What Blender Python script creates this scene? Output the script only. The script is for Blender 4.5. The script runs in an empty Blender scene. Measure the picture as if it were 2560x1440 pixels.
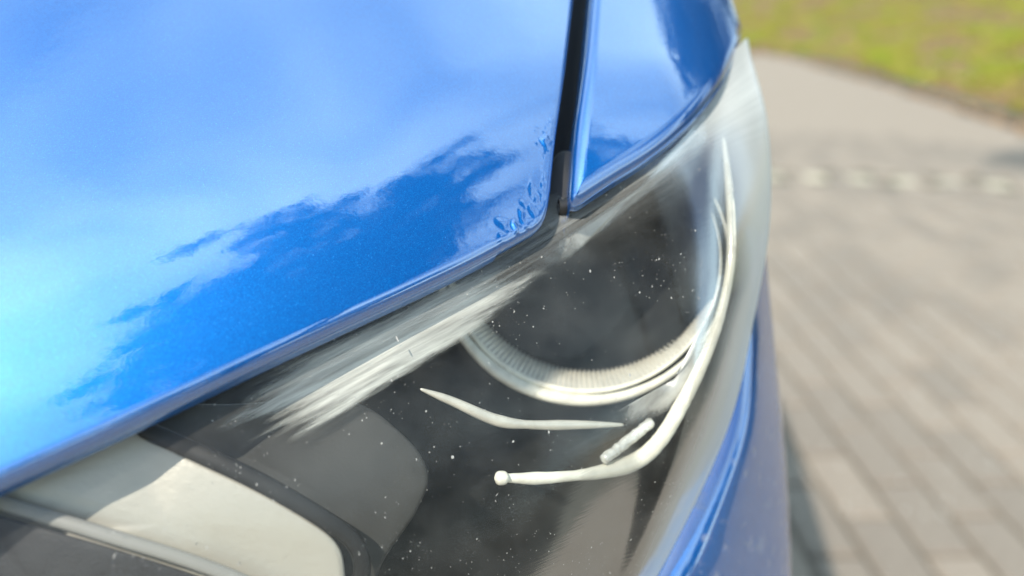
import bpy, bmesh, math, random
import numpy as np
from mathutils import Vector, Matrix, noise
R = math.radians
rnd = random.Random(7)
sc = bpy.context.scene
col = sc.collection

# ------------------------------------------------------------------ camera
CAM = np.array((0.0, 0.0, 0.90)); PITCH = R(21.5); FPX = 1934.0
cam = bpy.data.cameras.new('camera'); camo = bpy.data.objects.new('camera', cam); col.objects.link(camo)
camo.location = CAM; camo.rotation_euler = (R(90) - PITCH, 0, 0)
cam.sensor_width = 36; cam.lens = 36 * FPX / 2560
cam.clip_start = 0.01; cam.clip_end = 500
cam.dof.use_dof = True; cam.dof.focus_distance = 0.245; cam.dof.aperture_fstop = cam.lens / 6.4
sc.camera = camo
# ------------------------------------------------------------------ sky, sun, exposure
SUN = Vector((-0.46, -0.62, 1.0)).normalized()
w = bpy.data.worlds.new('World'); sc.world = w; w.use_nodes = True
nt = w.node_tree; nt.nodes.clear()
def N(nt, t, **k):
    n = nt.nodes.new(t)
    for a, b in k.items(): setattr(n, a, b)
    return n
sky = N(nt, 'ShaderNodeTexSky', sky_type='NISHITA', sun_disc=False)
sky.sun_elevation = math.asin(SUN.z); sky.sun_rotation = math.atan2(SUN.x, SUN.y)
sky.air_density = 1.0; sky.dust_density = 0.6; sky.ozone_density = 0.4
tc = N(nt, 'ShaderNodeTexCoord')
mp = N(nt, 'ShaderNodeMapping'); mp.inputs['Scale'].default_value = (1.0, 1.0, 1.7); mp.inputs['Location'].default_value = (5.5, 1.1, 3.0)
no = N(nt, 'ShaderNodeTexNoise'); no.inputs['Scale'].default_value = 1.5; no.inputs['Detail'].default_value = 3.5; no.inputs['Roughness'].default_value = 0.48; no.inputs['Distortion'].default_value = 0.35
rp = N(nt, 'ShaderNodeValToRGB'); rp.color_ramp.elements[0].position = 0.36; rp.color_ramp.elements[1].position = 0.80
mx = N(nt, 'ShaderNodeMix', data_type='RGBA'); mx.inputs['B'].default_value = (11.0, 14.8, 16.5, 1)
bg = N(nt, 'ShaderNodeBackground'); bg.inputs['Strength'].default_value = 0.15
ow = N(nt, 'ShaderNodeOutputWorld')
L = nt.links.new
L(tc.outputs['Generated'], mp.inputs['Vector']); L(mp.outputs[0], no.inputs['Vector']); L(no.outputs['Fac'], rp.inputs['Fac'])
L(rp.outputs['Color'], mx.inputs['Factor']); L(sky.outputs[0], mx.inputs['A']); L(mx.outputs['Result'], bg.inputs['Color']); L(bg.outputs[0], ow.inputs['Surface'])
sl = bpy.data.lights.new('sun', 'SUN'); sl.energy = 3.9; sl.angle = R(0.53); sl.color = (1.0, 0.94, 0.85)
so = bpy.data.objects.new('sun', sl); col.objects.link(so)
so.rotation_euler = SUN.to_track_quat('Z', 'Y').to_euler()
sc.view_settings.view_transform = 'Standard'; sc.view_settings.look = 'None'
sc.view_settings.exposure = 0.34; sc.view_settings.gamma = 1; sc.view_settings.use_curve_mapping = False
sc.cycles.use_denoising = True; sc.cycles.caustics_reflective = True; sc.cycles.caustics_refractive = False
sc.cycles.max_bounces = 10; sc.cycles.transparent_max_bounces = 16; sc.cycles.sample_clamp_indirect = 6; sc.cycles.blur_glossy = 0.3

# ------------------------------------------------------------------ helpers
F = np.array((0, math.cos(PITCH), -math.sin(PITCH))); U = np.array((0, math.sin(PITCH), math.cos(PITCH))); RR = np.array((1.0, 0, 0))
def ray(px, py): return F + RR * (px - 1280) / FPX + U * (720 - py) / FPX
def at(px, py, d): return CAM + d * ray(px, py)          # a point of the car at depth d metres
def ground(px, py, z=0.0):
    v = ray(px, py); return CAM + v * (z - CAM[2]) / v[2]

def mesh_obj(name, verts, faces, m, parent=None, smooth=True, **props):
    me = bpy.data.meshes.new(name)
    me.from_pydata([tuple(map(float, v)) for v in verts], [], faces); me.validate(); me.update()
    if smooth: me.polygons.foreach_set('use_smooth', [True] * len(me.polygons))
    if m: me.materials.append(m)
    o = bpy.data.objects.new(name, me); col.objects.link(o)
    if parent: o.parent = parent
    for k, v in props.items(): o[k] = v
    return o
def grid_faces(nr, nc, closed=False, off=0):
    f = []
    for i in range(nr - 1):
        for j in range(nc if closed else nc - 1):
            j2 = (j + 1) % nc
            f.append((off + i * nc + j, off + i * nc + j2, off + (i + 1) * nc + j2, off + (i + 1) * nc + j))
    return f
def cr(pts, n=None, ts=None):
    """centripetal-ish Catmull-Rom through pts (k,D), sampled at ts in 0..k-1"""
    p = np.asarray(pts, float); k = len(p)
    if ts is None: ts = np.linspace(0, k - 1, n)
    e = np.vstack([2 * p[0] - p[1], p, 2 * p[-1] - p[-2]])
    i = np.clip(np.floor(ts).astype(int), 0, k - 2); t = (ts - i)[:, None]
    a, b, c, d = e[i], e[i + 1], e[i + 2], e[i + 3]
    return 0.5 * (2 * b + (c - a) * t + (2 * a - 5 * b + 4 * c - d) * t * t + (3 * b - a - 3 * c + d) * t ** 3)
def net(ctrl, nu, nv):
    """ctrl[row][col] = (px,py,depth): smooth surface sampled nv x nu"""
    c = np.array([[at(*p) for p in r] for r in ctrl])
    rows = np.array([cr(r, nu) for r in c])              # R x nu x 3
    return np.array([cr(rows[:, j], nv) for j in range(nu)]).transpose(1, 0, 2)
def surf(name, g, m, parent=None, **props):
    return mesh_obj(name, g.reshape(-1, 3), grid_faces(g.shape[0], g.shape[1]), m, parent, **props)
def tube(path, rad, m, name, parent=None, ns=14, flat=1.0, rough=0.0, **props):
    """tube along world points; rad scalar or list; capped"""
    p = np.asarray(path); n = len(p); rad = np.ones(n) * rad if np.isscalar(rad) else np.interp(np.linspace(0, 1, n), np.linspace(0, 1, len(rad)), rad)
    V = []
    up = None
    for i in range(n):
        t = p[min(i + 1, n - 1)] - p[max(i - 1, 0)]; t = t / np.linalg.norm(t)
        tocam = CAM - p[i]; tocam = tocam / np.linalg.norm(tocam)
        s = np.cross(t, tocam); s /= np.linalg.norm(s); u = np.cross(s, t)
        e = min(i, n - 1 - i); cap = math.sqrt(max(0.02, 1 - (1 - min(1, e / 3)) ** 2))
        for k in range(ns):
            a = 2 * math.pi * k / ns
            r = rad[i] * cap
            if rough: r *= 1 + rough * noise.noise(Vector(p[i] * 700) + Vector((a, 0, 0)))
            V.append(p[i] + s * math.cos(a) * r + u * math.sin(a) * r * flat)
    f = grid_faces(n, ns, True)
    f.append(tuple(range(ns - 1, -1, -1))); f.append(tuple((n - 1) * ns + k for k in range(ns)))
    return mesh_obj(name, V, f, m, parent, **props)
def empty(name, loc=(0, 0, 0), parent=None, **props):
    o = bpy.data.objects.new(name, None); col.objects.link(o); o.location = loc; o.empty_display_size = 0.05
    if parent: o.parent = parent
    for k, v in props.items(): o[k] = v
    return o

# ------------------------------------------------------------------ materials
def mat(name, base=(0.5, 0.5, 0.5), rough=0.5, metal=0.0, **inp):
    m = bpy.data.materials.new(name); m.use_nodes = True
    b = m.node_tree.nodes['Principled BSDF']
    b.inputs['Base Color'].default_value = (*base, 1); b.inputs['Roughness'].default_value = rough; b.inputs['Metallic'].default_value = metal
    for k, v in inp.items(): b.inputs[k.replace('_', ' ')].default_value = v
    return m, m.node_tree, b
def tex(nt, kind, scale, coord='Object', detail=4, vscale=None, rough=0.5, rot=None):
    t = N(nt, 'ShaderNodeTexCoord'); mp = N(nt, 'ShaderNodeMapping')
    nt.links.new(t.outputs[coord], mp.inputs['Vector'])
    if vscale: mp.inputs['Scale'].default_value = vscale
    if rot: mp.inputs['Rotation'].default_value = rot
    if kind == 'noise':
        n = N(nt, 'ShaderNodeTexNoise'); n.inputs['Detail'].default_value = detail; n.inputs['Roughness'].default_value = rough
    else: n = N(nt, 'ShaderNodeTexVoronoi')
    n.inputs['Scale'].default_value = scale; nt.links.new(mp.outputs[0], n.inputs['Vector'])
    return n
def ramp(nt, src, stops):
    r = N(nt, 'ShaderNodeValToRGB'); e = r.color_ramp.elements
    while len(e) < len(stops): e.new(0.5)
    for x, (p, c) in zip(e, stops): x.position = p; x.color = (*c, 1) if len(c) == 3 else c
    nt.links.new(src, r.inputs['Fac']); return r
def bump(nt, src, b, strength, dist, inp='Normal', prev=None):
    u = N(nt, 'ShaderNodeBump'); u.inputs['Strength'].default_value = strength; u.inputs['Distance'].default_value = dist
    nt.links.new(src, u.inputs['Height'])
    if prev: nt.links.new(prev.outputs[0], u.inputs['Normal'])
    if b: nt.links.new(u.outputs[0], b.inputs[inp])
    return u

def paint_mat(name, peel=0.0, dirt=0.0):
    m, t, b = mat(name, rough=0.50, metal=0.80, Coat_Weight=1.0, Coat_Roughness=0.012, Coat_IOR=2.6)
    v = tex(t, 'vor', 4500)
    r = ramp(t, v.outputs['Color'], [(0.0, (0.0, 0.090, 0.34)), (0.55, (0.0, 0.125, 0.45)), (0.9, (0.0, 0.18, 0.56)), (1.0, (0.04, 0.32, 0.85))])
    t.links.new(r.outputs[0], b.inputs['Base Color'])
    n = tex(t, 'noise', 260, detail=2)
    n2 = tex(t, 'noise', 14, detail=2)
    u = bump(t, n.outputs['Fac'], None, 0.06, 0.0004)
    u2 = bump(t, n2.outputs['Fac'], b, 0.12, 0.004, 'Coat Normal', u)
    if dirt:
        s = tex(t, 'noise', 130, detail=3); k = ramp(t, s.outputs['Fac'], [(0.60, (0, 0, 0)), (0.72, (dirt,) * 3)])
        d = N(t, 'ShaderNodeBsdfDiffuse'); d.inputs['Color'].default_value = (0.33, 0.36, 0.42, 1)
        mxs = N(t, 'ShaderNodeMixShader'); out = t.nodes['Material Output']
        t.links.new(k.outputs[0], mxs.inputs[0]); t.links.new(b.outputs[0], mxs.inputs[1]); t.links.new(d.outputs[0], mxs.inputs[2]); t.links.new(mxs.outputs[0], out.inputs[0])
    return m
M_paint = paint_mat('blue_metallic_paint'); M_paint_dirty = paint_mat('blue_metallic_paint_dusty', dirt=0.4)
M_black, t, b = mat('rubber_and_shade_black', (0.012, 0.012, 0.012), 0.6)  # rubber black, also used for the added shade strips and pad
M_dark, t, b = mat('dark_housing', (0.035, 0.037, 0.038), 0.5, Specular_IOR_Level=0.25)
n = tex(t, 'noise', 60, detail=5); r = ramp(t, n.outputs['Fac'], [(0.3, (0.006, 0.007, 0.008)), (0.75, (0.026, 0.028, 0.027))]); t.links.new(r.outputs[0], b.inputs['Base Color'])
M_grey, t, b = mat('grey_bezel_plastic', (0.055, 0.054, 0.050), 0.55, Specular_IOR_Level=0.3)
n = tex(t, 'noise', 900, detail=3); bump(t, n.outputs['Fac'], b, 0.15, 0.0003)
M_grain, t, b = mat('grained_black_plastic', (0.035, 0.034, 0.036), 0.55)
n = tex(t, 'noise', 1500, detail=4); bump(t, n.outputs['Fac'], b, 0.6, 0.0006)
M_champ, t, b = mat('champagne_satin_plastic', (0.54, 0.505, 0.43), 0.38, 0.2)
n = tex(t, 'noise', 420, detail=5, vscale=(1, 1.5, 1)); bump(t, n.outputs['Fac'], b, 0.2, 0.0007)
M_lip, t, b = mat('worn_grey_plastic', (0.30, 0.29, 0.265), 0.5)
M_silver, t, b = mat('satin_silver', (0.66, 0.62, 0.52), 0.32, 0.25)
n = tex(t, 'noise', 500, detail=3); bump(t, n.outputs['Fac'], b, 0.25, 0.0005)
M_guide, t, b = mat('cream_light_guide', (0.92, 0.88, 0.74), 0.25, 0.0, Coat_Weight=0.6, Subsurface_Weight=0.0)
n = tex(t, 'noise', 300, detail=3); bump(t, n.outputs['Fac'], b, 0.3, 0.0008)
M_knurl, t, b = mat('knurled_clear_plastic', (0.82, 0.81, 0.74), 0.2, 0.2)
n = tex(t, 'vor', 900); bump(t, n.outputs['Distance'], b, 0.35, 0.0008)

for m_, lo_, hi_ in ((M_guide, (0.76, 0.72, 0.60), (0.95, 0.91, 0.76)), (M_silver, (0.56, 0.53, 0.45), (0.68, 0.64, 0.54))):
    t_ = m_.node_tree; n_ = tex(t_, 'noise', 160, detail=3); r_ = ramp(t_, n_.outputs['Fac'], [(0.32, lo_), (0.60, hi_)]); t_.links.new(r_.outputs[0], t_.nodes['Principled BSDF'].inputs['Base Color'])  # mottled tone painted in to break up the glints
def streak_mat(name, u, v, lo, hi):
    """pale reflections painted as fraying streaks: streaks run along the part's own long axis"""
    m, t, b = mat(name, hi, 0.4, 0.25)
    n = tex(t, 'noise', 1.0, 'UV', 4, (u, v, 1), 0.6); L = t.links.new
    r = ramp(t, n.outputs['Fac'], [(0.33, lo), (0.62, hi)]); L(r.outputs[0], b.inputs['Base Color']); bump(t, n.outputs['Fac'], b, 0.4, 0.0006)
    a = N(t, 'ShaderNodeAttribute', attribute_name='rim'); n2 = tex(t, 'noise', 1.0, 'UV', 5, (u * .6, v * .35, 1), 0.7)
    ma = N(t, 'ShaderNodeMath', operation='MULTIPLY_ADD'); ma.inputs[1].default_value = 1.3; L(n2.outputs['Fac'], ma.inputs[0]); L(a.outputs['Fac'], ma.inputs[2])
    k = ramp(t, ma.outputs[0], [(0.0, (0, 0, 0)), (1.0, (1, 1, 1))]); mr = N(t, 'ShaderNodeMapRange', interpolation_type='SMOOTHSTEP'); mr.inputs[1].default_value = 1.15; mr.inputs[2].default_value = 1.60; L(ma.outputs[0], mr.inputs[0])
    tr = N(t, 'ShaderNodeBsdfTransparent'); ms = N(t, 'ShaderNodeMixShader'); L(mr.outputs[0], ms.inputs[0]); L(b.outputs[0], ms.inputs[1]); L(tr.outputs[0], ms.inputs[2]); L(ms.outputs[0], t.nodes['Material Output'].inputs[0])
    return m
M_streak = streak_mat('painted_sky_streaks', 22, 420, (0.38, 0.365, 0.33), (0.78, 0.76, 0.68)); M_cloudy = streak_mat('painted_cloud_sheen', 40, 160, (0.30, 0.295, 0.28), (0.56, 0.55, 0.51))  # bright tones stand in for sky and cloud reflections on the cover
def lens_mat():
    m = bpy.data.materials.new('clear_polycarbonate'); m.use_nodes = True; t = m.node_tree; t.nodes.clear()
    out = N(t, 'ShaderNodeOutputMaterial'); tr = N(t, 'ShaderNodeBsdfTransparent'); tr.inputs[0].default_value = (0.93, 0.935, 0.92, 1)
    gl = N(t, 'ShaderNodeBsdfGlossy'); gl.inputs['Roughness'].default_value = 0.04
    fr = N(t, 'ShaderNodeFresnel'); fr.inputs['IOR'].default_value = 1.55
    scr = tex(t, 'noise', 1.0, 'UV', 4, (6, 420, 1), 0.6)     # long hairline scratches along the shut line
    u = bump(t, scr.outputs['Fac'], None, 0.07, 0.0005)
    n2 = tex(t, 'noise', 35, detail=2); u2 = bump(t, n2.outputs['Fac'], None, 0.15, 0.002, prev=u)
    t.links.new(u2.outputs[0], gl.inputs['Normal']); t.links.new(u2.outputs[0], fr.inputs['Normal'])
    m1 = N(t, 'ShaderNodeMixShader'); L = t.links.new
    fm = N(t, 'ShaderNodeMath', operation='MULTIPLY'); fm.inputs[1].default_value = 0.42; L(fr.outputs[0], fm.inputs[0]); L(fm.outputs[0], m1.inputs[0]); L(tr.outputs[0], m1.inputs[1]); L(gl.outputs[0], m1.inputs[2])
    # milky layer: oxidised skin plus pale reflections painted as patches, streaks and edge haze
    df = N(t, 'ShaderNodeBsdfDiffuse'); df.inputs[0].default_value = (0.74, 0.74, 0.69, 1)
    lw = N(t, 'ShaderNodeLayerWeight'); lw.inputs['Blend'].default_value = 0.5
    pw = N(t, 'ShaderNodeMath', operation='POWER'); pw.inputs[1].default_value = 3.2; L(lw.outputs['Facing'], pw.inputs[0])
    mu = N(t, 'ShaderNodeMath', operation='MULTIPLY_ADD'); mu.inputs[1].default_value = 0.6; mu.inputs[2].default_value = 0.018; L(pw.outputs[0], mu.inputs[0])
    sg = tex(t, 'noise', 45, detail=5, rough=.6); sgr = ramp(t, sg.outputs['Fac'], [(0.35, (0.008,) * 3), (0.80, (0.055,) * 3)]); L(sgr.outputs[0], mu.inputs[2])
    at_ = N(t, 'ShaderNodeAttribute', attribute_name='wear_glare')
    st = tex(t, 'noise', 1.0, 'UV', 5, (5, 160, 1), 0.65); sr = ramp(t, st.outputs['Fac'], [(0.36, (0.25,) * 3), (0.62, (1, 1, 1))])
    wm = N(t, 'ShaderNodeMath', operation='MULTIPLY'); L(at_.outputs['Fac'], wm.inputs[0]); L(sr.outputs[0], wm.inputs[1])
    at2 = N(t, 'ShaderNodeAttribute', attribute_name='rim_haze'); a0 = N(t, 'ShaderNodeMath', operation='ADD'); L(wm.outputs[0], a0.inputs[0]); L(at2.outputs['Fac'], a0.inputs[1])
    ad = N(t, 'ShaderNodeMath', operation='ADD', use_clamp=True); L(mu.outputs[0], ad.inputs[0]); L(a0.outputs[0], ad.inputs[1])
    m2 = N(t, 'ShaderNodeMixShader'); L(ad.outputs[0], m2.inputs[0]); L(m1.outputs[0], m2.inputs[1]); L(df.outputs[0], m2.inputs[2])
    L(m2.outputs[0], out.inputs[0]); return m
M_lens = lens_mat()

# ------------------------------------------------------------------ car
car = empty('parked_car', (-0.6, 0.9, 0.0), label='metallic blue car seen close at its hood corner and clear headlight', category='car')
def adopt(o, par):                       # parent keeping world placement (meshes are written in world space)
    o.parent = par
    if par is car: o.matrix_parent_inverse = Matrix.Translation(-car.location)
    return o
NN = np.array((0.10, -0.53, 0.85)); NN /= np.linalg.norm(NN)
E1 = np.array((1.0, 0, 0)); E1 -= E1.dot(NN) * NN; E1 /= np.linalg.norm(E1); E2 = np.cross(NN, E1)
OO = at(1368, 545, 0.24)
CDROOP, LDROOP, KX = 0.012, 0.085, 0.10
def hit(px, py, hfun):
    v = ray(px, py); h = 0.0
    for _ in range(12):
        tt = (OO + NN * h - CAM).dot(NN) / v.dot(NN); q = CAM + tt * v - OO
        a, b = q.dot(E1), q.dot(E2); h = hfun(a, b)
    return a, b
SL = [0.0]
def bfront(a): return SL[0] * np.minimum(a, 0.0) + SL1 * 0
SL1 = 0.0
def h_edge(a, b): return -CDROOP - KX * a * a
front_px = [(0, 1205), (220, 1105), (430, 1006), (637, 908), (830, 818), (1000, 740), (1151, 668), (1240, 622), (1305, 587), (1345, 562)]
side_px = [(1366, 530), (1374, 490), (1381, 420), (1389, 345), (1402, 250), (1413, 170), (1423, 80), (1432, 0)]
fr = np.array([hit(*p, h_edge) for p in front_px])
cf = np.polyfit(fr[:, 0], fr[:, 1], 2)
def bfront(a): return np.where(a < -0.25, np.polyval(cf, -0.25) + (a + 0.25) * (2 * cf[0] * -0.25 + cf[1]), np.polyval(cf, a))
def h_hood(a, b):
    df = b - bfront(a)
    return -CDROOP * np.clip(1 - df / LDROOP, 0, 1.3) ** 2 - KX * a * a * np.exp(-np.abs(a)) - 0.06 * np.clip(b, 0, 9) ** 2
fr = np.array([hit(*p, h_hood) for p in front_px]); sd = np.array([hit(*p, h_hood) for p in side_px])
d0 = (fr[0] - fr[2]) / np.linalg.norm(fr[0] - fr[2]); d1 = (sd[-1] - sd[-3]) / np.linalg.norm(sd[-1] - sd[-3])
left = [fr[0] + d0 * s for s in (0.55, 0.4, 0.25, 0.12, 0.04)]; back = [sd[-1] + d1 * s for s in (0.04, 0.12, 0.3, 0.6)]
ctrl = np.vstack([left, fr, sd, back]); k = len(ctrl); nl = len(left); nf = len(fr)
dense = cr(ctrl, ts=np.linspace(0, k - 1, 4000))
seg = np.linalg.norm(np.diff(dense, axis=0), axis=1); arc = np.concatenate([[0], np.cumsum(seg)])
ci = np.argmin(np.linalg.norm(dense - fr[-1], axis=1)); ca = arc[ci]
# arc spacing: fine near the corner
sp = [0.0]
while sp[-1] < arc[-1]:
    dist = abs(sp[-1] - ca); sp.append(sp[-1] + (0.0005 if dist < 0.045 else 0.0005 + (dist - 0.045) * 0.06))
sp = np.array(sp); sp[-1] = arc[-1]
OUT = np.column_stack([np.interp(sp, arc, dense[:, i]) for i in range(2)])
ang0, ang1 = R(90), R(180)
frac = (sp / sp[-1]); cfr = ca / arc[-1]
ang = np.where(frac < cfr, R(90) + R(48) * frac / cfr, R(138) + R(42) * (frac - cfr) / (1 - cfr))
MDIR = np.column_stack([np.cos(ang), np.sin(ang)])
def poly_dist(P, Q):
    """distance from points P (n,2) to polyline Q"""
    a = Q[:-1]; d = Q[1:] - a; L2 = (d ** 2).sum(1) + 1e-18; out = np.empty(len(P))
    for i in range(0, len(P), 2000):
        p = P[i:i + 2000, None, :]; t_ = np.clip(((p - a) * d).sum(2) / L2, 0, 1)
        out[i:i + 2000] = np.sqrt(((p - a - t_[..., None] * d) ** 2).sum(2)).min(1)
    return out
RADF, RADS = 0.0032, 0.0014
rad = np.where(sp < ca - 0.02, RADF, np.where(sp > ca + 0.01, RADS, RADF + (RADS - RADF) * np.clip((sp - ca + 0.02) / 0.03, 0, 1)))
ds = [0, .0001, .0003, .0006, .0009, .0013, .0017, .0022,   .0028, .0035] + list(np.arange(.0042, .034, .0007)) + [.036, .04, .046, .055, .066, .08, .1, .125, .16, .2, .26, .34, .45, .6, .75]
def blister(a, b, t_):
    """raised, cracked paint round the corner"""
    p = Vector((a * 1, b * 1, 0))
    dc = math.hypot(a - fr[-1][0] , b - fr[-1][1])
    dcu = min(dc, math.hypot(a - sd[3][0], b - sd[3][1]) * 2.0)
    crest = math.exp(-((t_ - 0.0026 - 0.0012 * noise.noise(Vector((a * 260, b * 260, 5)))) / 0.0007) ** 2) * 0.00020 * max(0, min(1, (0.024 - dcu) / 0.010)) * (0.6 + noise.noise(Vector((a * 700, b * 700, 8))))
    w = max(0.0, 1 - dcu / 0.018) * max(0.0, min(1.0, (0.0095 - t_) / 0.005)) * min(1, t_ / 0.0008)
    if w <= 0: return crest
    n1 = noise.noise(Vector((a * 420, b * 260, 3.1))); n2 = noise.noise(Vector((a * 900, b * 600, 9.1)))
    v = max(0.0, n1 + 0.35 * n2 - 0.06)
    return 0.0010 * v * min(1, w * 1.8) + crest
V = []
nseg = len(OUT)
# underside return and flange
for inset, drop in ((0.014, 0.0108), (0.004, 0.0105), (0.0014, 0.0099), (0.0008, 0.0085), (0.0003, 0.0060), (0.0, 0.0038)):
    P = OUT + MDIR * inset * 1.3
    for i in range(nseg):
        h = float(h_hood(P[i, 0], P[i, 1])) - max(drop * (1.0 if rad[i] > 0.003 else 0.75), rad[i])
        wob = 0.0003 * noise.noise(Vector((OUT[i, 0] * 300, OUT[i, 1] * 300, 1))) * max(0, 1 - abs(sp[i] - ca) / 0.03) if inset < 0.001 else 0
        V.append(OO + E1 * (P[i, 0] + wob) + E2 * (P[i, 1] + wob) + NN * h)
for d in ds:
    P = OUT + MDIR * d
    td = poly_dist(P, OUT) if d < 0.04 else np.full(nseg, 0.05)
    hh = h_hood(P[:, 0], P[:, 1])
    for i in range(nseg):
        r_ = rad[i]; t_ = td[i]
        drop = r_ - math.sqrt(max(0, r_ * r_ - (r_ - t_) ** 2)) if t_ < r_ else 0.0
        bl = blister(P[i, 0], P[i, 1], t_) if d < 0.04 else 0.0
        wob = 0.0003 * noise.noise(Vector((OUT[i, 0] * 300, OUT[i, 1] * 300, 1))) * max(0, 1 - abs(sp[i] - ca) / 0.03) * max(0, 1 - t_ / 0.002)
        V.append(OO + E1 * (P[i, 0] + wob) + E2 * (P[i, 1] + wob) + NN * (hh[i] - drop + bl))
hood = adopt(mesh_obj('hood', V, grid_faces(6 + len(ds), nseg), M_paint), car)

# fender: (q,b) strip surface, flat beside the hood, rolling over into the car's side
def q0(b): return 0.045 - 0.02 * b
RB = 0.075
def fend(q, b):
    th = np.clip((q - q0(b)) / RB, 0, R(82)); ext = np.maximum(0, q - q0(b) - RB * R(82))
    A = np.minimum(q, q0(b)) + RB * np.sin(th) + ext * math.cos(R(82)); H = -RB * (1 - np.cos(th)) - ext * math.sin(R(82))
    df = b - float(np.polyval(cf, 0)) + 0.0
    H = H - CDROOP * np.clip(1 - (df) / LDROOP, 0, 1.3) ** 2 - 0.06 * np.clip(b, 0, 9) ** 2
    return A, H
def fpos(q, b, dh=0.0):
    A, H = fend(q, b); return OO + E1 * A + E2 * b + NN * (H + dh)
def proj(p):
    q = np.asarray(p) - CAM; z = q.dot(F); return 1280 + FPX * q.dot(RR) / z, 720 - FPX * q.dot(U) / z
def fhit(px, py, guess):
    q, b = guess
    for _ in range(25):
        x, y = proj(fpos(q, b)); e = 1e-5
        x1, y1 = proj(fpos(q + e, b)); x2, y2 = proj(fpos(q, b + e))
        J = np.array([[(x1 - x) / e, (x2 - x) / e], [(y1 - y) / e, (y2 - y) / e]])
        st = np.linalg.lstsq(J + 1e-6 * np.eye(2), np.array([px - x, py - y]), rcond=None)[0]
        q, b = q + np.clip(st[0], -.01, .01), b + np.clip(st[1], -.01, .01)
    return q, b
lp = [(1433, 490), (1427, 462), (1434, 370), (1442, 290), (1452, 215), (1461, 150), (1469, 75), (1476, 0)]
rp_ = [(1433, 490), (1452, 489), (1482, 470), (1540, 432), (1625, 378), (1700, 318), (1760, 258), (1805, 200), (1838, 140)]
g = (0.01, 0.02); LQ = []
for p in lp: g = fhit(*p, g); LQ.append(g)
g = (0.01, 0.01); RQ = []
for p in rp_: g = fhit(*p, g); RQ.append(g)
print('fender', [tuple(round(float(c), 4) for c in x) for x in LQ], [tuple(round(float(c), 4) for c in x) for x in RQ])
LQ = np.array(LQ); RQ = np.array(RQ)
dl = (LQ[-1] - LQ[-4]) / np.linalg.norm(LQ[-1] - LQ[-4]); dr = (RQ[-1] - RQ[-3]) / np.linalg.norm(RQ[-1] - RQ[-3])
LQ = np.vstack([LQ, [LQ[-1] + dl * s for s in (.04, .12, .3, .6)]]); RQ = np.vstack([RQ, RQ[-1] + dr * .02, RQ[-1] + dr * 0.05, RQ[-1] + dr * .09 + (0.04, 0.0), RQ[-1] + (0.45, 0.06)])
nv = 150
ts = (len(LQ) - 1) * np.linspace(0, 1, nv) ** 1.35
Lc, Rc = cr(LQ, ts=ts), cr(RQ, ts=ts)
# back part: right edge at far v
us = np.unique(np.concatenate([np.linspace(0, 0.12, 14), np.linspace(0.12, 0.88, 40), np.linspace(0.88, 1, 14)]))
outl = np.vstack([Lc[::-1], Rc])
G = Lc[:, None, :] * (1 - us)[None, :, None] + Rc[:, None, :] * us[None, :, None]
# extra rows sweeping back along the car's side
P2 = G.reshape(-1, 2); td = poly_dist(P2, outl)
fr_r = 0.0052
V = []
for (q, b), t_ in zip(P2, td):
    drop = fr_r - math.sqrt(max(0, fr_r ** 2 - (fr_r - t_) ** 2)) if t_ < fr_r else 0
    V.append(fpos(q, b, -drop))
nu_ = len(us); fc = grid_faces(nv, nu_)
# flanges down from both borders
def add_flange(idx, drop):
    off = len(V)
    for i in idx:
        q, b = P2[i]; V.append(fpos(q, b, -drop))
    for j in range(len(idx) - 1): fc.append((idx[j], idx[j + 1], off + j + 1, off + j))
add_flange([i * nu_ for i in range(nv)], 0.02); add_flange([i * nu_ + nu_ - 1 for i in range(nv)], 0.0075)
fender = adopt(mesh_obj('fender', V, fc, M_paint), car)

# black strips added under hood and fender borders to block reflections and draw shade
def shade_strip(name, P, hfun, drop, r):
    T = [hfun(a, b, drop) for a, b in P]; ns = 8; V = []
    for i, p in enumerate(T):
        t_ = T[min(i + 1, len(T) - 1)] - T[max(i - 1, 0)]; t_ /= np.linalg.norm(t_); s_ = np.cross(t_, NN); s_ /= np.linalg.norm(s_)
        for k in range(ns): a = 2 * math.pi * k / ns; V.append(p + s_ * math.cos(a) * r + NN * math.sin(a) * r)
    return adopt(mesh_obj(name, V, grid_faces(len(T), ns, True), M_black), car)
shade_strip('hood_shade_strip', [OUT[i] + MDIR[i] * 0.0052 for i in range(0, nseg, 2) if sp[i] < ca + 0.0], lambda a, b, d: OO + E1 * a + E2 * b + NN * (float(h_hood(a, b)) - d), 0.0122, 0.0022)
shade_strip('fender_shade_strip', [Rc[i] + np.array((-.0035, .0035)) for i in range(2, int(nv * .72))], lambda q, b, d: fpos(q, b, -d), 0.0105, 0.0028)
# dark gutter seen through the shut line (fender inner flange) - a trough below the gap
tr = []
for s, (q, b) in zip(np.linspace(0, 1, nv), Lc):
    tr.append([fpos(q - 0.024, b, -0.030), fpos(q - 0.018, b, -0.034), fpos(q - 0.002, b, -0.034), fpos(q + 0.003, b, -0.020)])
gut = adopt(mesh_obj('inner_gutter', np.array(tr).reshape(-1, 3), grid_faces(nv, 4), M_black), car)

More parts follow.
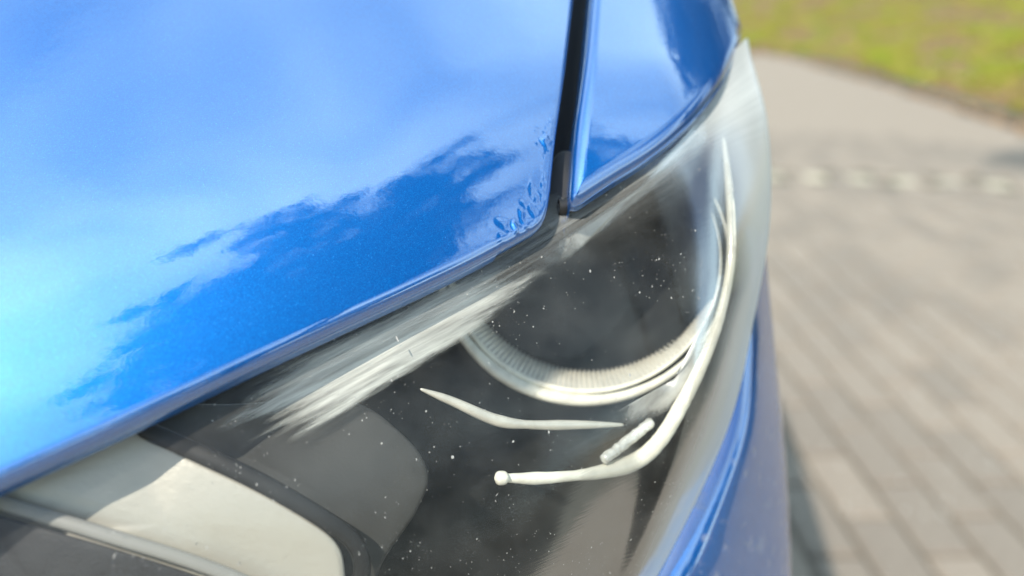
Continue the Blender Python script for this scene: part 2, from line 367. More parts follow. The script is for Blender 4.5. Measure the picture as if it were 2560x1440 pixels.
# ------------------------------------------------------------------ headlight (part of the car) and its sub-parts
def hood_depth(px, py):
    a, b = hit(px, py, h_hood); return (OO + E1 * a + E2 * b + NN * float(h_hood(a, b)) - CAM).dot(F)
def fender_depth(px, py):
    q, b = fhit(px, py, (0.03, 0.03)); return (fpos(q, b) - CAM).dot(F)
TOP = [(-300, 1330, 0), (150, 1115, 0), (500, 945, 0), (850, 785, 0), (1130, 650, 0), (1390, 480, 1), (1560, 370, 1), (1720, 250, 1), (1838, 140, 1)]
TD = [(fender_depth(x, y) if k else hood_depth(x, y)) + 0.0135 for x, y, k in TOP]
print('top depths', [round(float(x), 4) for x in TD])
TD.append(TD[-1] + 0.02)
LXY = [
 [(-300, 1330), (150, 1115), (500, 945), (850, 785), (1130, 650), (1390, 480), (1560, 370), (1720, 250), (1850, 110), (1870, 95)],
 [(-330, 1420), (150, 1220), (520, 1050), (880, 880), (1180, 740), (1450, 580), (1640, 460), (1790, 360), (1912, 300), (1900, 300)],
 [(-340, 1520), (170, 1330), (560, 1180), (930, 1020), (1250, 880), (1530, 730), (1710, 640), (1840, 580), (1924, 540), (1900, 540)],
 [(-350, 1640), (200, 1470), (610, 1340), (1000, 1190), (1330, 1050), (1590, 920), (1740, 850), (1840, 800), (1886, 790), (1862, 800)],
 [(-350, 1780), (230, 1640), (660, 1520), (1060, 1390), (1370, 1260), (1590, 1160), (1710, 1110), (1790, 1080), (1818, 1075), (1790, 1085)],
 [(-350, 1980), (240, 1860), (690, 1750), (1090, 1640), (1360, 1540), (1500, 1470), (1590, 1440), (1640, 1430), (1652, 1425), (1620, 1435)],
 [(-350, 2200), (240, 2100), (700, 2000), (1080, 1900), (1280, 1830), (1380, 1790), (1430, 1770), (1450, 1760), (1450, 1760), (1420, 1765)],
]
# depth change from the shut line down each column: first towards the eye over the brow, then falling away
DROP = [0, -.0060, -.0105, -.0130, -.0130, -.0100, -.0040]
SIDE = [0, 0, 0, 0, 0, 0, .001, .002, .006, .022]
LENS = [[(x, y, TD[c] + DROP[r] * (0.45, 0.6, 0.85, 1, 1, 1, 1.5, 1.5, 1.5, 1.5)[c] + (SIDE[c] if r else 0) - (0.004 * r if c >= 8 else 0)) for c, (x, y) in enumerate(row)] for r, row in enumerate(LXY)]
def offs(ctrl, dd): return [[(x, y, d + dd) for x, y, d in r] for r in ctrl]
headlight = adopt(surf('headlight', net([[(x + (1400 - x) * .03, y + (900 - y) * .03, d + 0.045 + 0.02 * min(1, c / 3)) for c, (x, y, d) in enumerate(r)] for r in LENS], 60, 50), M_dark), car)
g = net(LENS, 160, 140)
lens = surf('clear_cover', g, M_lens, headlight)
uv = lens.data.uv_layers.new(name='UVMap')
nr_, nc_ = g.shape[:2]
vi = np.empty(len(lens.data.loops), int); lens.data.loops.foreach_get('vertex_index', vi)
uvs = np.column_stack([(vi % nc_) / nc_, (vi // nc_) / nr_]).ravel(); uv.data.foreach_set('uv', uvs)
wear_glare = lens.data.attributes.new('wear_glare', 'FLOAT', 'POINT')
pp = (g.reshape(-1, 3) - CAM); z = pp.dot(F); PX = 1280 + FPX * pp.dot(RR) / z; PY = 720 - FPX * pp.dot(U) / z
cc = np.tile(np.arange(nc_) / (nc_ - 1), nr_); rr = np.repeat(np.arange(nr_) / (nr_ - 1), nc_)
wr = np.exp(-((rr - 0.10) / 0.075) ** 2) * np.clip((cc - 0.2) / 0.1, 0, 1) * 0.25  # streaks along the shut line: scratch wear and painted white sky reflection
wear_glare.data.foreach_set('value', wr)
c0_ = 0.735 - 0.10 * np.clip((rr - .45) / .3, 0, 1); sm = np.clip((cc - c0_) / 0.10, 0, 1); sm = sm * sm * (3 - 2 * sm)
lens.data.attributes.new('rim_haze', 'FLOAT', 'POINT').data.foreach_set('value', sm * 0.42)  # milky rim: oxidised haze with grazing reflection and piped light painted in

gg = g.reshape(-1, 3); GZ = z
front = np.tile(np.arange(nc_) < nc_ * 0.9, nr_)
def ld(px, py):
    """depth of the cover along this pixel's ray"""
    d2 = (PX - px) ** 2 + (PY - py) ** 2 + np.where(front, 0, 1e9); k = np.argsort(d2)[:6]; w_ = 1 / (d2[k] + 1); return float((GZ[k] * w_).sum() / w_.sum())
def beh(p): return at(p[0], p[1], ld(p[0], p[1]) + p[2] * 0.001)      # p[2]: millimetres behind the cover
def path(pts, n=60): return cr(np.array([beh(p) for p in pts]), n)
def panel(name, outline, m, thick=0.004, **pr):
    """moulded slab with a softly domed face; outline in (px,py,mm behind the cover)"""
    o = cr(np.array([beh(p) for p in outline] + [beh(outline[0])]), 90)[:-1]
    c = o.mean(0); n = len(o); tc_ = (c - CAM) / np.linalg.norm(c - CAM)
    V = [c - tc_ * 0.002]; rings = [0.3, 0.6, 0.85, 0.95, 0.985, 1.0]; lift = [.0018, .0014, .0009, .0006, .0003, -.0006]
    for s, l in zip(rings, lift): V += [c + (p - c) * s - tc_ * l for p in o]
    V += [p + tc_ * thick for p in o]
    fc = [(0, 1 + i, 1 + (i + 1) % n) for i in range(n)]
    for r_ in range(len(rings)):
        for i in range(n): fc.append((1 + r_ * n + i, 1 + (r_ + 1) * n + i, 1 + (r_ + 1) * n + (i + 1) % n, 1 + r_ * n + (i + 1) % n))
    ob = mesh_obj(name, V, fc, m, headlight, **pr)
    rim = [0.0] + [s for s in rings for _ in range(n)] + [1.0] * n
    ob.data.attributes.new('rim', 'FLOAT', 'POINT').data.foreach_set('value', rim)
    dd = np.array(V) - c; w_, ev = np.linalg.eigh(dd.T @ dd); ax1, ax2 = ev[:, 2], ev[:, 1]
    uvl = ob.data.uv_layers.new(name='UVMap'); vi_ = np.empty(len(ob.data.loops), int); ob.data.loops.foreach_get('vertex_index', vi_)
    uvl.data.foreach_set('uv', np.column_stack([dd[vi_] @ ax1, dd[vi_] @ ax2]).ravel())
    return ob
panel('reflector_panel', [(-260, 1100, 6), (100, 1030, 6), (330, 1075, 6), (480, 1150, 6), (640, 1225, 6), (770, 1300, 6.5), (840, 1355, 7), (862, 1420, 8), (850, 1520, 9), (700, 1600, 10), (450, 1520, 9), (150, 1400, 8), (-60, 1330, 8), (-300, 1230, 7)], M_champ)
tube(path([(-300, 1150, 3), (0, 1255, 3), (250, 1332, 3.2), (520, 1418, 3.6), (760, 1520, 4)]), .0019, M_lip, 'panel_lip', headlight, flat=0.6)
tube(path([(330, 1060, 5), (480, 1125, 5), (640, 1200, 5), (790, 1285, 5.5), (880, 1350, 6), (905, 1420, 6.5), (880, 1500, 7), (800, 1620, 8)]), .0026, M_black, 'dark_groove', headlight, flat=0.5)
panel('grey_bezel', [(330, 1000, 12), (560, 1010, 12), (860, 1000, 13), (1000, 1080, 14), (1070, 1180, 15), (1040, 1280, 15), (960, 1400, 15), (880, 1560, 15), (700, 1560, 14), (600, 1300, 13)], M_grey)
panel('lower_trim', [(-420, 1160, 2), (-100, 1250, 2), (0, 1288, 2), (250, 1360, 2.5), (520, 1448, 3), (700, 1530, 3.5), (700, 1900, 4), (-200, 2000, 4), (-500, 1700, 3)], M_grain)
panel('sky_streak_panel', [(520, 1100, 8), (620, 950, 7), (820, 850, 6), (1000, 765, 6), (1150, 690, 6), (1300, 640, 6), (1370, 690, 7), (1260, 780, 8), (1120, 880, 9), (930, 1000, 9), (740, 1105, 9)], M_streak)  # pale panel painted as the sky's reflection below the hood edge
panel('cloud_sheen_panel', [(1335, 645, 10), (1430, 590, 9), (1560, 500, 9), (1690, 395, 9), (1790, 290, 9), (1850, 215, 10), (1830, 300, 12), (1720, 400, 12), (1600, 500, 12), (1480, 600, 12), (1390, 675, 11), (1330, 670, 10)], M_cloudy)  # pale panel painted as the cloud reflection below the fender edge

panel('gap_shade_pad', [(1350, 470, 3), (1365, 560, 3), (1400, 572, 3), (1450, 545, 3), (1530, 500, 3), (1560, 450, 3), (1470, 400, 4), (1400, 380, 4)], M_black)  # black pad added to paint the dark of the gap behind the cover
# round reflector: ring + bowl with fluted lower band
c0 = beh((1458, 636, 40)); ax = (CAM - c0) / np.linalg.norm(CAM - c0); ax = ax + np.array((0.05, 0, 0.30)); ax /= np.linalg.norm(ax)
sx = np.cross((0, 0, 1), ax); sx /= np.linalg.norm(sx); sy = np.cross(ax, sx); RAD = 362 / FPX * (c0 - CAM).dot(F)
def circ(r, a, z=0.0): return c0 + sx * math.cos(a) * r + sy * math.sin(a) * r + ax * z
def revolve(name, prof, m, a0=0, a1=2 * math.pi, n=96, flute=0.0, nfl=0, **pr):
    V = []; closed = abs(a1 - a0 - 2 * math.pi) < 1e-6
    for i in range(n if closed else n + 1):
        a = a0 + (a1 - a0) * i / n
        for r, z in prof:
            V.append(circ(r + (flute * (1 - abs(((i / n * nfl) % 1) * 2 - 1)) if flute else 0), a, z))
    nn = n if closed else n + 1; k = len(prof); fc = []
    for i in range(n):
        for j in range(k - 1):
            i2 = (i + 1) % nn; fc.append((i * k + j, i2 * k + j, i2 * k + j + 1, i * k + j + 1))
    return mesh_obj(name, V, fc, m, headlight, **pr)
revolve('reflector_bowl', [(RAD * .86, -.004), (RAD * .8, -.012), (RAD * .65, -.022), (RAD * .4, -.030), (0.0005, -.033)], M_dark)
def ringprof(r, w, h): return [(r + w * math.cos(a), h * math.sin(a)) for a in np.linspace(0, 2 * math.pi, 14)]
tube(np.array([circ(RAD, a) for a in np.linspace(R(175), R(385), 110)]), [.0008, .0016, .0024, .0023, .0017, .0010, .0007, .0004], M_guide, 'outer_ring', headlight)
tube(np.array([circ(RAD * .94, a) for a in np.linspace(R(178), R(380), 110)]), [.0004, .0009, .0012, .0012, .0008, .0006, .0004, .0002], M_guide, 'inner_ring', headlight)
V = []; nF = 600; profF = [(0, -.001), (.2, -.0015), (.5, -.003), (.8, -.005), (1, -.009)]
for i in range(nF + 1):
    a = R(192 + 150 * i / nF); k = math.sin(math.pi * (i / nF) ** .8) ** .6; fl = 0.0016 * (1 - abs(((i / nF * 66) % 1) * 2 - 1)) * k
    for q, zz in profF: V.append(circ(RAD * (.935 - .165 * k * q) + fl * (q > 0), a, zz * (0.3 + .7 * k)))
mesh_obj('fluted_band', V, grid_faces(nF + 1, 5), M_silver, headlight)
tube(path([(1050, 972, 15), (1130, 1003, 15), (1240, 1050, 15), (1330, 1062, 15), (1450, 1062, 15), (1560, 1062, 15)], 160), [.0004, .0013, .0017, .0020, .0014, .0017, .0013, .0005], M_silver, 'lower_trim_strip', headlight, flat=.8)
tube(path([(1808, 340, 3), (1820, 440, 3), (1828, 560, 3), (1824, 680, 3.5), (1798, 800, 4.5), (1755, 910, 6), (1705, 1010, 8), (1650, 1100, 10), (1590, 1152, 13), (1500, 1180, 14), (1400, 1192, 14), (1320, 1196, 14), (1245, 1194, 14)], 120), [.0007, .0015, .0017, .0016, .0021, .0026, .0029, .0031, .0017, .0021, .0012], M_guide, 'light_guide', headlight, ns=24, flat=.9, rough=.05)
tube(path([(1236, 1196, 12.5), (1253, 1195, 12.5), (1272, 1194, 12.5)], 9), .0023, M_guide, 'guide_end', headlight)
tube(path([(1505, 1152, 13), (1560, 1110, 13), (1632, 1052, 13)], 60), .0019, M_knurl, 'knurled_bar', headlight, rough=.2)

panel('side_sheen_panel', [(1530, 1035, 13), (1640, 985, 12), (1740, 880, 10), (1795, 740, 8), (1790, 850, 8), (1730, 990, 10), (1650, 1060, 12), (1570, 1062, 13)], M_cloudy)  # pale panel painted as a diffuse reflection band
# dust specks and small chips on the clear cover
g2 = g; V = []; fc = []
for i in range(4600):
    u_, v_ = rnd.random(), rnd.random()
    r_ = int(8 + v_ * (nr_ - 30)); c_ = int(20 + u_ * (nc_ - 50))
    p = g2[r_, c_] ; du = g2[r_, c_ + 1] - p; dv = g2[r_ + 1, c_] - p
    if noise.noise(Vector(p * 45)) + .5 * noise.noise(Vector(p * 160)) < rnd.uniform(-.35, .35): continue
    p = p + du * rnd.random() + dv * rnd.random(); n_ = np.cross(du, dv); n_ /= np.linalg.norm(n_)
    if n_.dot(CAM - p) < 0: n_ = -n_
    t1 = du / np.linalg.norm(du); t2 = np.cross(n_, t1); s = 0.00006 * math.exp(rnd.gauss(0, .65)); asp = (1 + 1.6 * rnd.random() ** 2) if i % 60 else 5.0; th = rnd.gauss(0.9, 0.5)
    ca_, sa_ = math.cos(th), math.sin(th); off = len(V); k = 6
    V.append(p + n_ * (0.00012))
    for j in range(k):
        a = 2 * math.pi * j / k; x = math.cos(a) * s * asp * rnd.uniform(.6, 1.2); y = math.sin(a) * s * rnd.uniform(.6, 1.2)
        V.append(p + n_ * 0.00004 + t1 * (x * ca_ - y * sa_) + t2 * (x * sa_ + y * ca_))
    fc += [(off, off + 1 + j, off + 1 + (j + 1) % k) for j in range(k)]
M_dust, t, b = mat('dust', (0.42, 0.41, 0.38), 0.9)
mesh_obj('dust_speck', V, fc, M_dust, headlight, kind='stuff')

# ------------------------------------------------------------------ bumper
BUMP = [
 [(1860, 560, .330), (1885, 570, .333), (1900, 585, .338), (1912, 600, .350), (1905, 610, .37), (1890, 620, .40)],
 [(1880, 720, .324), (1893, 735, .325), (1910, 740, .333), (1926, 750, .350), (1918, 760, .375), (1900, 770, .41)],
 [(1852, 870, .318), (1885, 895, .314), (1916, 905, .326), (1942, 915, .352), (1936, 930, .38), (1910, 940, .42)],
 [(1800, 1050, .312), (1864, 1090, .305), (1916, 1100, .320), (1958, 1110, .350), (1956, 1120, .385), (1920, 1130, .43)],
 [(1705, 1240, .306), (1790, 1300, .297), (1876, 1315, .311), (1966, 1330, .350), (1968, 1335, .39), (1925, 1340, .44)],
 [(1610, 1420, .300), (1690, 1500, .290), (1815, 1520, .303), (1968, 1540, .350), (1974, 1545, .40), (1930, 1550, .45)],
 [(1400, 1640, .298), (1500, 1730, .286), (1680, 1760, .300), (1960, 1800, .355), (1975, 1805, .41), (1930, 1810, .46)],
 [(600, 1900, .298), (1200, 2000, .286), (1500, 2050, .300), (1940, 2100, .37), (1965, 2105, .43), (1920, 2110, .48)],
]
BUMP = [[(x, y, d + (-.004, .002, .004, .002, 0, 0)[i]) for i, (x, y, d) in enumerate(r)] for r in BUMP]
bumper = adopt(surf('bumper', net(BUMP, 70, 90), M_paint_dirty), car)

# car side below the fender, with the wheel in its arch (out of the photograph's view, there for a step to the side)
V = []; ny, nz = 60, 16; WY, WZ, WR = 1.02, 0.30, 0.345
for i in range(ny + 1):
    y = 0.42 + 1.6 * i / ny; top = 0.86 + 0.27 * min(1, (y - .42) / .7); dy = abs(y - WY); bot = 0.24 if dy >= WR else WZ + math.sqrt(WR ** 2 - dy ** 2)
    bot = max(bot, 0.24)
    for j in range(nz + 1):
        z_ = bot + (top - bot) * j / nz; V.append((0.090 + 0.018 * math.sin(math.pi * (z_ - .2) / .9), y, z_))
adopt(mesh_obj('side_panel', V, grid_faces(ny + 1, nz + 1), M_paint), car)
wheel = adopt(empty('front_wheel', (0.0, 0.0, 0.0)), car)
V = []; pr = [(.20, .085), (.29, .10), (.312, .085), (.318, .04), (.318, -.04), (.312, -.085), (.29, -.10), (.20, -.085)]
for i in range(48):
    a = 2 * math.pi * i / 48
    for r_, x_ in pr: V.append((-0.01 + x_, WY + r_ * math.cos(a), 0.318 + r_ * math.sin(a)))
fc2 = [((i * 8 + j), (i * 8 + (j + 1)), ((i + 1) % 48 * 8 + j + 1), ((i + 1) % 48 * 8 + j)) for i in range(48) for j in range(7)]
mesh_obj('tyre', V, fc2, M_black, wheel)
V = []; fc2 = []
for k in range(10):
    a0 = 2 * math.pi * k / 10
    for (r_, w_, x_) in ((.03, .10, .06), (.20, .035, .075)):
        for sgn in (-1, 1):
            a = a0 + sgn * w_ * (1.6 if r_ < .1 else 1) / max(r_, .06) * .35
            V += [(x_, WY + r_ * math.cos(a), .318 + r_ * math.sin(a)), (x_ - .03, WY + r_ * math.cos(a), .318 + r_ * math.sin(a))]
    o_ = k * 8; fc2 += [(o_, o_ + 2, o_ + 6, o_ + 4), (o_, o_ + 4, o_ + 5, o_ + 1), (o_ + 2, o_ + 3, o_ + 7, o_ + 6)]
mesh_obj('rim', V, fc2, M_lip, wheel, smooth=False)
# ------------------------------------------------------------------ ground
def noise_ground(name, c1, c2, scale, c3=None, bs=0.5):
    m, t, b = mat(name, c1, 0.9)
    n = tex(t, 'noise', scale, detail=7, rough=.6)
    st = [(0.3, c1), (0.7, c2)] if c3 is None else [(0.3, c1), (0.5, c2), (0.72, c3)]
    r = ramp(t, n.outputs['Fac'], st); t.links.new(r.outputs[0], b.inputs['Base Color'])
    n2 = tex(t, 'noise', scale * 12, detail=4); bump(t, n2.outputs['Fac'], b, bs, 0.004); return m, t, b
M_sand = noise_ground('joint_sand', (0.09, 0.082, 0.06), (0.15, 0.135, 0.10), 30)[0]
M_soil = noise_ground('soil', (0.11, 0.07, 0.03), (0.22, 0.14, 0.06), 5, (0.12, 0.14, 0.03))[0]
mesh_obj('ground', [(-300, -300, -.06), (300, -300, -.06), (300, 300, -.06), (-300, 300, -.06)], [(0, 1, 2, 3)], M_soil, kind='structure')
def paver_mat(name, c1, c2):
    m, t, b = mat(name, c1, 0.85)
    oi = N(t, 'ShaderNodeObjectInfo'); n = tex(t, 'noise', 45, detail=8, rough=.7)
    r = ramp(t, n.outputs['Fac'], [(0.25, c1), (0.75, c2)])
    mm = N(t, 'ShaderNodeMix', data_type='RGBA', blend_type='MULTIPLY'); mm.inputs['Factor'].default_value = 1
    rr2 = ramp(t, oi.outputs['Random'], [(0, (0.80, 0.79, 0.78)), (1, (1.06, 1.03, 1.0))])
    t.links.new(r.outputs[0], mm.inputs['A']); t.links.new(rr2.outputs[0], mm.inputs['B']); t.links.new(mm.outputs['Result'], b.inputs['Base Color'])
    n2 = tex(t, 'noise', 500, detail=4); bump(t, n2.outputs['Fac'], b, .6, .002); return m
M_pav = paver_mat('grey_concrete_paver', (0.245, 0.206, 0.165), (0.33, 0.282, 0.227)); M_pavw = paver_mat('pale_concrete_paver', (0.47, 0.43, 0.33), (0.54, 0.50, 0.39))
pavement = mesh_obj('pavement', [], [], M_sand, kind='structure')
# paver rows run toward direction D (image vanishing point 450,-900)
D = np.array((math.sin(R(-0.6)), math.cos(R(-0.6)), 0)); Qd = np.array((D[1], -D[0], 0))
def paver_mesh(name, lx, ly, m):
    z0, z1, bv = -0.05, 0.0, 0.008
    V = []
    for (x, y, z) in ((lx, ly, z0), (lx, ly, z1 - bv), (lx - bv, ly - bv, z1)):
        V += [(-x / 1, -y, z), (x, -y, z), (x, y, z), (-x, y, z)]
    f = []
    for r_ in range(2):
        for i in range(4): f.append((r_ * 4 + i, r_ * 4 + (i + 1) % 4, r_ * 4 + 4 + (i + 1) % 4, r_ * 4 + 4 + i))
    f.append((8, 9, 10, 11))
    me = bpy.data.meshes.new(name); me.from_pydata(V, [], f); me.materials.append(m); return me
W_, LEN = 0.10, 0.20; GAPJ = 0.007
me_p = paver_mesh('paver', LEN / 2 - GAPJ / 2, W_ / 2 - GAPJ / 2, M_pav); me_s = paver_mesh('sett', .057 - GAPJ / 2, .05 - GAPJ / 2, M_pavw); me_sg = paver_mesh('sett', .044 - GAPJ / 2, .05 - GAPJ / 2, M_pav)
# boundary (grass edge) curve on the ground and the pale sett row
EB = cr(np.array([ground(*p)[:2] for p in ((1200, 75), (1600, 95), (1880, 125), (2100, 178), (2330, 248), (2560, 325), (2900, 460), (3400, 680))]), 80)
def past_edge(x, y):
    i = np.argmin((EB[:, 0] - x) ** 2 + (EB[:, 1] - y) ** 2); i = min(max(i, 1), len(EB) - 2)
    t_ = EB[i + 1] - EB[i - 1]; return (-t_[1] * (x - EB[i, 0]) + t_[0] * (y - EB[i, 1])) / np.linalg.norm(t_)   # >0 beyond
S0 = ground(1940, 436)[:2]; S1 = ground(2560, 462)[:2]; SD = (S1 - S0) / np.linalg.norm(S1 - S0); SN = np.array((-SD[1], SD[0]))
angD = math.atan2(D[1], D[0]); angS = math.atan2(SD[1], SD[0])
def visible(x, y):
    px, py = proj((x, y, 0)); return 1750 < px < 2720 and -60 < py < 1560 and (y - CAM[1]) > 0
pcount = 0; bulk_v = []; bulk_f = []
def put(me, x, y, a, z=0.0):
    global pcount
    if visible(x, y) and pcount < 296:
        o = bpy.data.objects.new(me.name.split('.')[0], me); col.objects.link(o); o.parent = pavement; pcount += 1
        o.location = (x, y, z + rnd.uniform(-.0015, .0015)); o.rotation_euler = (rnd.gauss(0, .008), rnd.gauss(0, .008), a + rnd.gauss(0, .006))
    else:
        off = len(bulk_v); ca_, sa_ = math.cos(a), math.sin(a)
        for v in me.vertices: bulk_v.append((x + v.co.x * ca_ - v.co.y * sa_, y + v.co.x * sa_ + v.co.y * ca_, z + v.co.z))
        for p in me.polygons: bulk_f.append(tuple(off + i for i in p.vertices))
cells = []
for i in range(-60, 90):
    for j in range(-22, 60):
        q = i * W_; d = j * LEN + (0.1 if i % 2 else 0)
        x, y = D[0] * d + Qd[0] * q + 0.06, D[1] * d + Qd[1] * q + 0.05
        if not (-5 < x < 8 and -4 < y < 11): continue
        if past_edge(x, y) > -0.06 - 0.0: continue
        ss = (np.array((x, y)) - S0).dot(SN)
        if abs(ss) < 0.115: continue
        cells.append((x, y))
for k in range(-40, 60):
    p = S0 + SD * (k * 0.105 - 0.02)
    if past_edge(p[0], p[1]) > -0.04: continue
    put(me_s if k % 2 == 0 else me_sg, p[0], p[1], angS)
cells.sort(key=lambda c: c[0] ** 2 + c[1] ** 2); print(sum(visible(*c) for c in cells))
for x, y in cells: put(me_p, x, y, angD)
print('pavers', pcount)
mesh_obj('outlying_pavers', bulk_v, bulk_f, M_pav, pavement, smooth=False, kind='stuff')
me = pavement.data; me.from_pydata([(-5, -4, -.012), (8, -4, -.012), (8, 11, -.012), (-5, 11, -.012)], [], [(0, 1, 2, 3)]); me.update()

# pale grit lying on the pavers
V = []; fc = []
for i in range(420):
    y = 1.15 + 3.2 * rnd.random() ** 1.6; x = y * rnd.uniform(.28, .75); s = rnd.uniform(.0008, .0022); o_ = len(V)
    for k in range(8): V.append((x + (1 if k & 1 else -1) * s * rnd.uniform(.6, 1), y + (1 if k & 2 else -1) * s * rnd.uniform(.6, 1), .001 + (1.4 * s if k & 4 else 0) * rnd.uniform(.7, 1)))
    fc += [tuple(o_ + j for j in q) for q in ((4, 5, 7, 6), (0, 1, 5, 4), (2, 6, 7, 3), (0, 4, 6, 2), (1, 3, 7, 5))]
M_grit = mat('pale_grit', (0.75, 0.74, 0.68), 0.15)[0]
mesh_obj('grit', V, fc, M_grit, smooth=False, kind='stuff', label='pale grit scattered on the grey pavers')
# verge: soil bank + grass blades + fallen leaves
M_grass, t, b = mat('grass_blade', (0.1, 0.16, 0.02), 0.6)
n = tex(t, 'noise', 2.6, detail=5, rough=.6); r = ramp(t, n.outputs['Fac'], [(0.30, (0.20, 0.33, 0.015)), (0.46, (0.34, 0.37, 0.03)), (0.56, (0.38, 0.31, 0.07)), (0.7, (0.30, 0.38, 0.02))]); t.links.new(r.outputs[0], b.inputs['Base Color'])
V = []; nE = len(EB)
M_edge = noise_ground('dark_soil', (0.045, 0.035, 0.02), (0.09, 0.07, 0.045), 25)[0]  # darker tone for the strip along the grass edge
mesh_obj('soil_edge', [(*(EB[i] + np.array((0, 0.32)) * o_), z_) for o_, z_ in ((-.1, -.028), (1.6, -.024)) for i in range(nE)], grid_faces(2, nE), M_edge, kind='structure')
for k_, (off, z) in enumerate(((0.30, -.05), (0.33, -0.01), (0.38, 0.03), (0.7, 0.07), (2.5, .45), (9, 2.2), (40, 4))):
    for i in range(nE):
        t_ = EB[min(i + 1, nE - 1)] - EB[max(i - 1, 0)]; t_ /= np.linalg.norm(t_); n_ = np.array((-t_[1], t_[0]))
        p = EB[i] + n_ * off; V.append((p[0], p[1], z))
mesh_obj('grass_verge', V, grid_faces(7, nE), M_soil, kind='structure')
V = []; fc = []; rn = np.random.RandomState(3)
def patch(p): return noise.noise(Vector((p[0] * 1.7, p[1] * 1.7, 5))) + .45 * noise.noise(Vector((p[0] * 5, p[1] * 5, 0)))
def vz(off): return float(np.interp(off, (0.03, .1, .6, 2.5, 9), (-.02, .01, .07, .45, 2.2)))
def verge_pt():
    i = rn.rand() * (nE - 3) + 1; k = int(i); t_ = EB[k + 1] - EB[k - 1]; t_ /= np.linalg.norm(t_)
    off = 0.3 + 4.5 * rn.rand() ** 1.2; p = EB[k] + (EB[k + 1] - EB[k]) * (i - k) + np.array((-t_[1], t_[0])) * off
    return p, off
for i in range(75000):
    p, off = verge_pt(); cl = patch(p)
    if cl < 0.02 + 0.12 * (rn.rand() - .5): continue
    z = vz(off); h = 0.03 + 0.05 * rn.rand() + 0.03 * max(0, cl); a = rn.rand() * 6.28; wd = .004 + .004 * rn.rand(); ln = h * (0.3 + rn.rand()); b_ = rn.rand() * 6.28
    dx, dy = math.cos(a) * wd, math.sin(a) * wd; o_ = len(V)
    V += [(p[0] - dx, p[1] - dy, z - .02), (p[0] + dx, p[1] + dy, z - .02), (p[0] + math.cos(b_) * ln * .4 + dx * .7, p[1] + math.sin(b_) * ln * .4 + dy * .7, z + h * .7), (p[0] + math.cos(b_) * ln, p[1] + math.sin(b_) * ln, z + h)]
    fc += [(o_, o_ + 1, o_ + 2), (o_, o_ + 2, o_ + 3)]
mesh_obj('grass', V, fc, M_grass, smooth=False, kind='stuff', label='patchy green grass on the verge beyond the pavement')
M_leaf, t, b = mat('dead_leaf', (0.25, 0.16, 0.09), 0.8)
oi = tex(t, 'noise', 25, detail=2); r = ramp(t, oi.outputs['Fac'], [(0.3, (0.22, 0.11, 0.045)), (0.5, (0.36, 0.21, 0.10)), (0.7, (0.46, 0.31, 0.16))]); t.links.new(r.outputs[0], b.inputs['Base Color'])
V = []; fc = []
for i in range(9000):
    p, off = verge_pt()
    if i % 6 == 0: 
        k = rn.randint(2, nE - 2); p = EB[k] + rn.randn(2) * .03; off = 0.05
    elif patch(p) > 0.08: continue
    z = vz(off) + .012 + .02 * rn.rand() * (off > .1); a = rn.rand() * 6.28; s = .016 + .022 * rn.rand(); o_ = len(V)
    tl = rn.randn(2) * .4
    for (x, y) in ((-1, 0), (-.3, .45), (.4, .4), (1, 0), (.4, -.4), (-.3, -.45)):
        xx, yy = x * s, y * s; X, Y = xx * math.cos(a) - yy * math.sin(a), xx * math.sin(a) + yy * math.cos(a)
        V.append((p[0] + X, p[1] + Y, z + X * tl[0] + Y * tl[1] + abs(y) * s * .3))
    fc += [(o_, o_ + 1, o_ + 2, o_ + 3), (o_, o_ + 3, o_ + 4, o_ + 5)]
mesh_obj('fallen_leaves', V, fc, M_leaf, smooth=False, kind='stuff', label='dry brown leaves scattered over the grass verge')

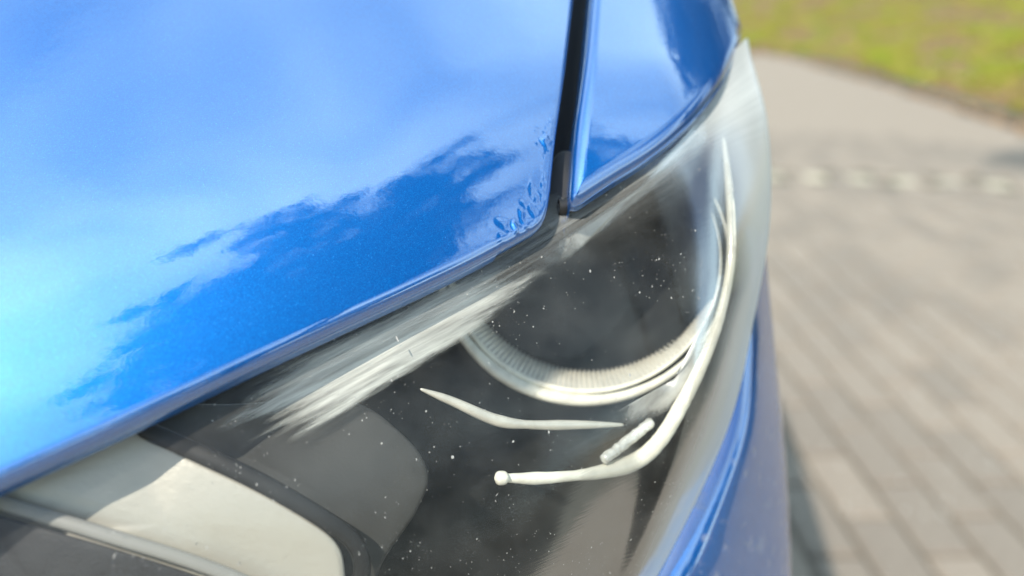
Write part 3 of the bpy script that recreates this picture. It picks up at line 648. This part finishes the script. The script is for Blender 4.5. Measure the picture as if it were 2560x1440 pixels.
# ------------------------------------------------------------------ trees round the place (seen mirrored in paint and cover)
M_bark, t, b = mat('bark', (0.07, 0.055, 0.04), 0.9)
M_fol, t, b = mat('foliage', (0.05, 0.07, 0.02), 0.7)
n = tex(t, 'noise', 1.2, detail=4); r = ramp(t, n.outputs['Fac'], [(0.3, (0.018, 0.026, 0.010)), (0.7, (0.05, 0.06, 0.022))]); t.links.new(r.outputs[0], b.inputs['Base Color'])
def tree(name, base, crown, radii, label, seed, nleaf, leaf=0.05, trunk=0.16, nlimb=16, **pr):
    """base (x,y,z), crown centre and radii relative to base; limbs reach into the crown, twigs off the limbs, leaves in clumps on the twigs"""
    rg = np.random.RandomState(seed); root = empty(name, base, label=label, category='tree', **pr)
    V = []; fc = []; tips = []; crown = np.array(crown, float); radii = np.array(radii, float)
    def limb(pts, r0, r1, ns=6):
        n = len(pts); o0 = len(V)
        for i, p in enumerate(pts):
            t_ = pts[min(i + 1, n - 1)] - pts[max(i - 1, 0)]; t_ /= np.linalg.norm(t_) + 1e-9
            s_ = np.cross(t_, (0.31, 0.22, 0.9)); s_ /= np.linalg.norm(s_) + 1e-9; u = np.cross(s_, t_); r_ = r0 + (r1 - r0) * i / (n - 1)
            for k in range(ns): a = k * 2 * math.pi / ns; V.append(p + (s_ * math.cos(a) + u * math.sin(a)) * r_)
        for i in range(n - 1):
            for k in range(ns): fc.append((o0 + i * ns + k, o0 + i * ns + (k + 1) % ns, o0 + (i + 1) * ns + (k + 1) % ns, o0 + (i + 1) * ns + k))
    def curve(a, b, n, wob):
        L_ = np.linalg.norm(b - a); mid = (a + b) / 2 + rg.randn(3) * L_ * wob
        return cr(np.array([a, mid, b]), n)
    fork = np.array((crown[0] * .35, crown[1] * .35, (crown[2] - radii[2]) * .85))
    limb(curve(np.zeros(3), fork, 8, .03), trunk, trunk * .7, 10)
    for _ in range(nlimb):
        d = rg.randn(3); d /= np.linalg.norm(d); e = crown + d * radii * rg.uniform(.6, 1.0)
        c1 = curve(fork, e, 12, .10); limb(c1, trunk * .35, .012)
        for _ in range(9):
            i = rg.randint(5, 12); d = rg.randn(3) + (e - fork) / np.linalg.norm(e - fork) * .8; d /= np.linalg.norm(d)
            c2 = curve(c1[i], c1[i] + d * radii.mean() * rg.uniform(.2, .55), 6, .12); limb(c2, .014, .004, 4)
            for _ in range(4):
                j = rg.randint(2, 6); d2 = d + rg.randn(3) * .7; d2 /= np.linalg.norm(d2)
                c3 = curve(c2[j], c2[j] + d2 * radii.mean() * rg.uniform(.1, .28), 4, .1); limb(c3, .006, .002, 3); tips.append(c3[-1]); tips.append(c3[2]); tips.append(c2[j])
    mesh_obj('trunk', V, fc, M_bark, root)
    V2 = []; f2 = []; tips = np.array(tips); sz = rg.gamma(0.55, 1.0, len(tips)); sz /= sz.sum(); pick = rg.choice(len(tips), nleaf, p=sz)
    for i in range(nleaf):
        p = tips[pick[i]] + rg.randn(3) * radii.mean() * .045; a = rg.randn(3); a /= np.linalg.norm(a); b_ = np.cross(a, rg.randn(3)); b_ /= np.linalg.norm(b_); s = leaf * rg.uniform(.5, 1.3); o_ = len(V2)
        V2 += [p - a * s, p + b_ * s * .5, p + a * s, p - b_ * s * .5]; f2.append((o_, o_ + 1, o_ + 2, o_ + 3))
    mesh_obj('crown', V2, f2, M_fol, root, smooth=False)
    return root
tree('overhanging_tree', (3.5, -5.0, -.05), (-2.1, 2.85, 8.9), (2.3, 2.5, 1.0), 'tall tree leaning over the car, mirrored dark in the blue hood', 4, 100000, .05, .2, 46)
tree('bushy_tree', (12.5, 11.5, -.05), (0, 0, 15.0), (4.6, 4.6, 9.0), 'narrow bushy tree mirrored as a dark plume in the fender tip', 9, 60000, .15, .3, 40)
for i, (x, y, h) in enumerate(((9, 17, 9), (18, 14, 11), (15, 3, 9), (-11, 15, 9), (3, 24, 10), (-13, 2, 9), (-9, -9, 9), (12, -12, 9), (2, -13, 8), (-3, -14, 7), (7, -13, 8))):
    tree('leafy_tree', (x, y, -.05), (0, 0, h * .6), (h * .3, h * .3, h * .36), 'leafy tree mirrored faintly dark low in the glossy fender and bumper', 20 + i, 9000, .14, .2, 10, group='trees around the parking place')
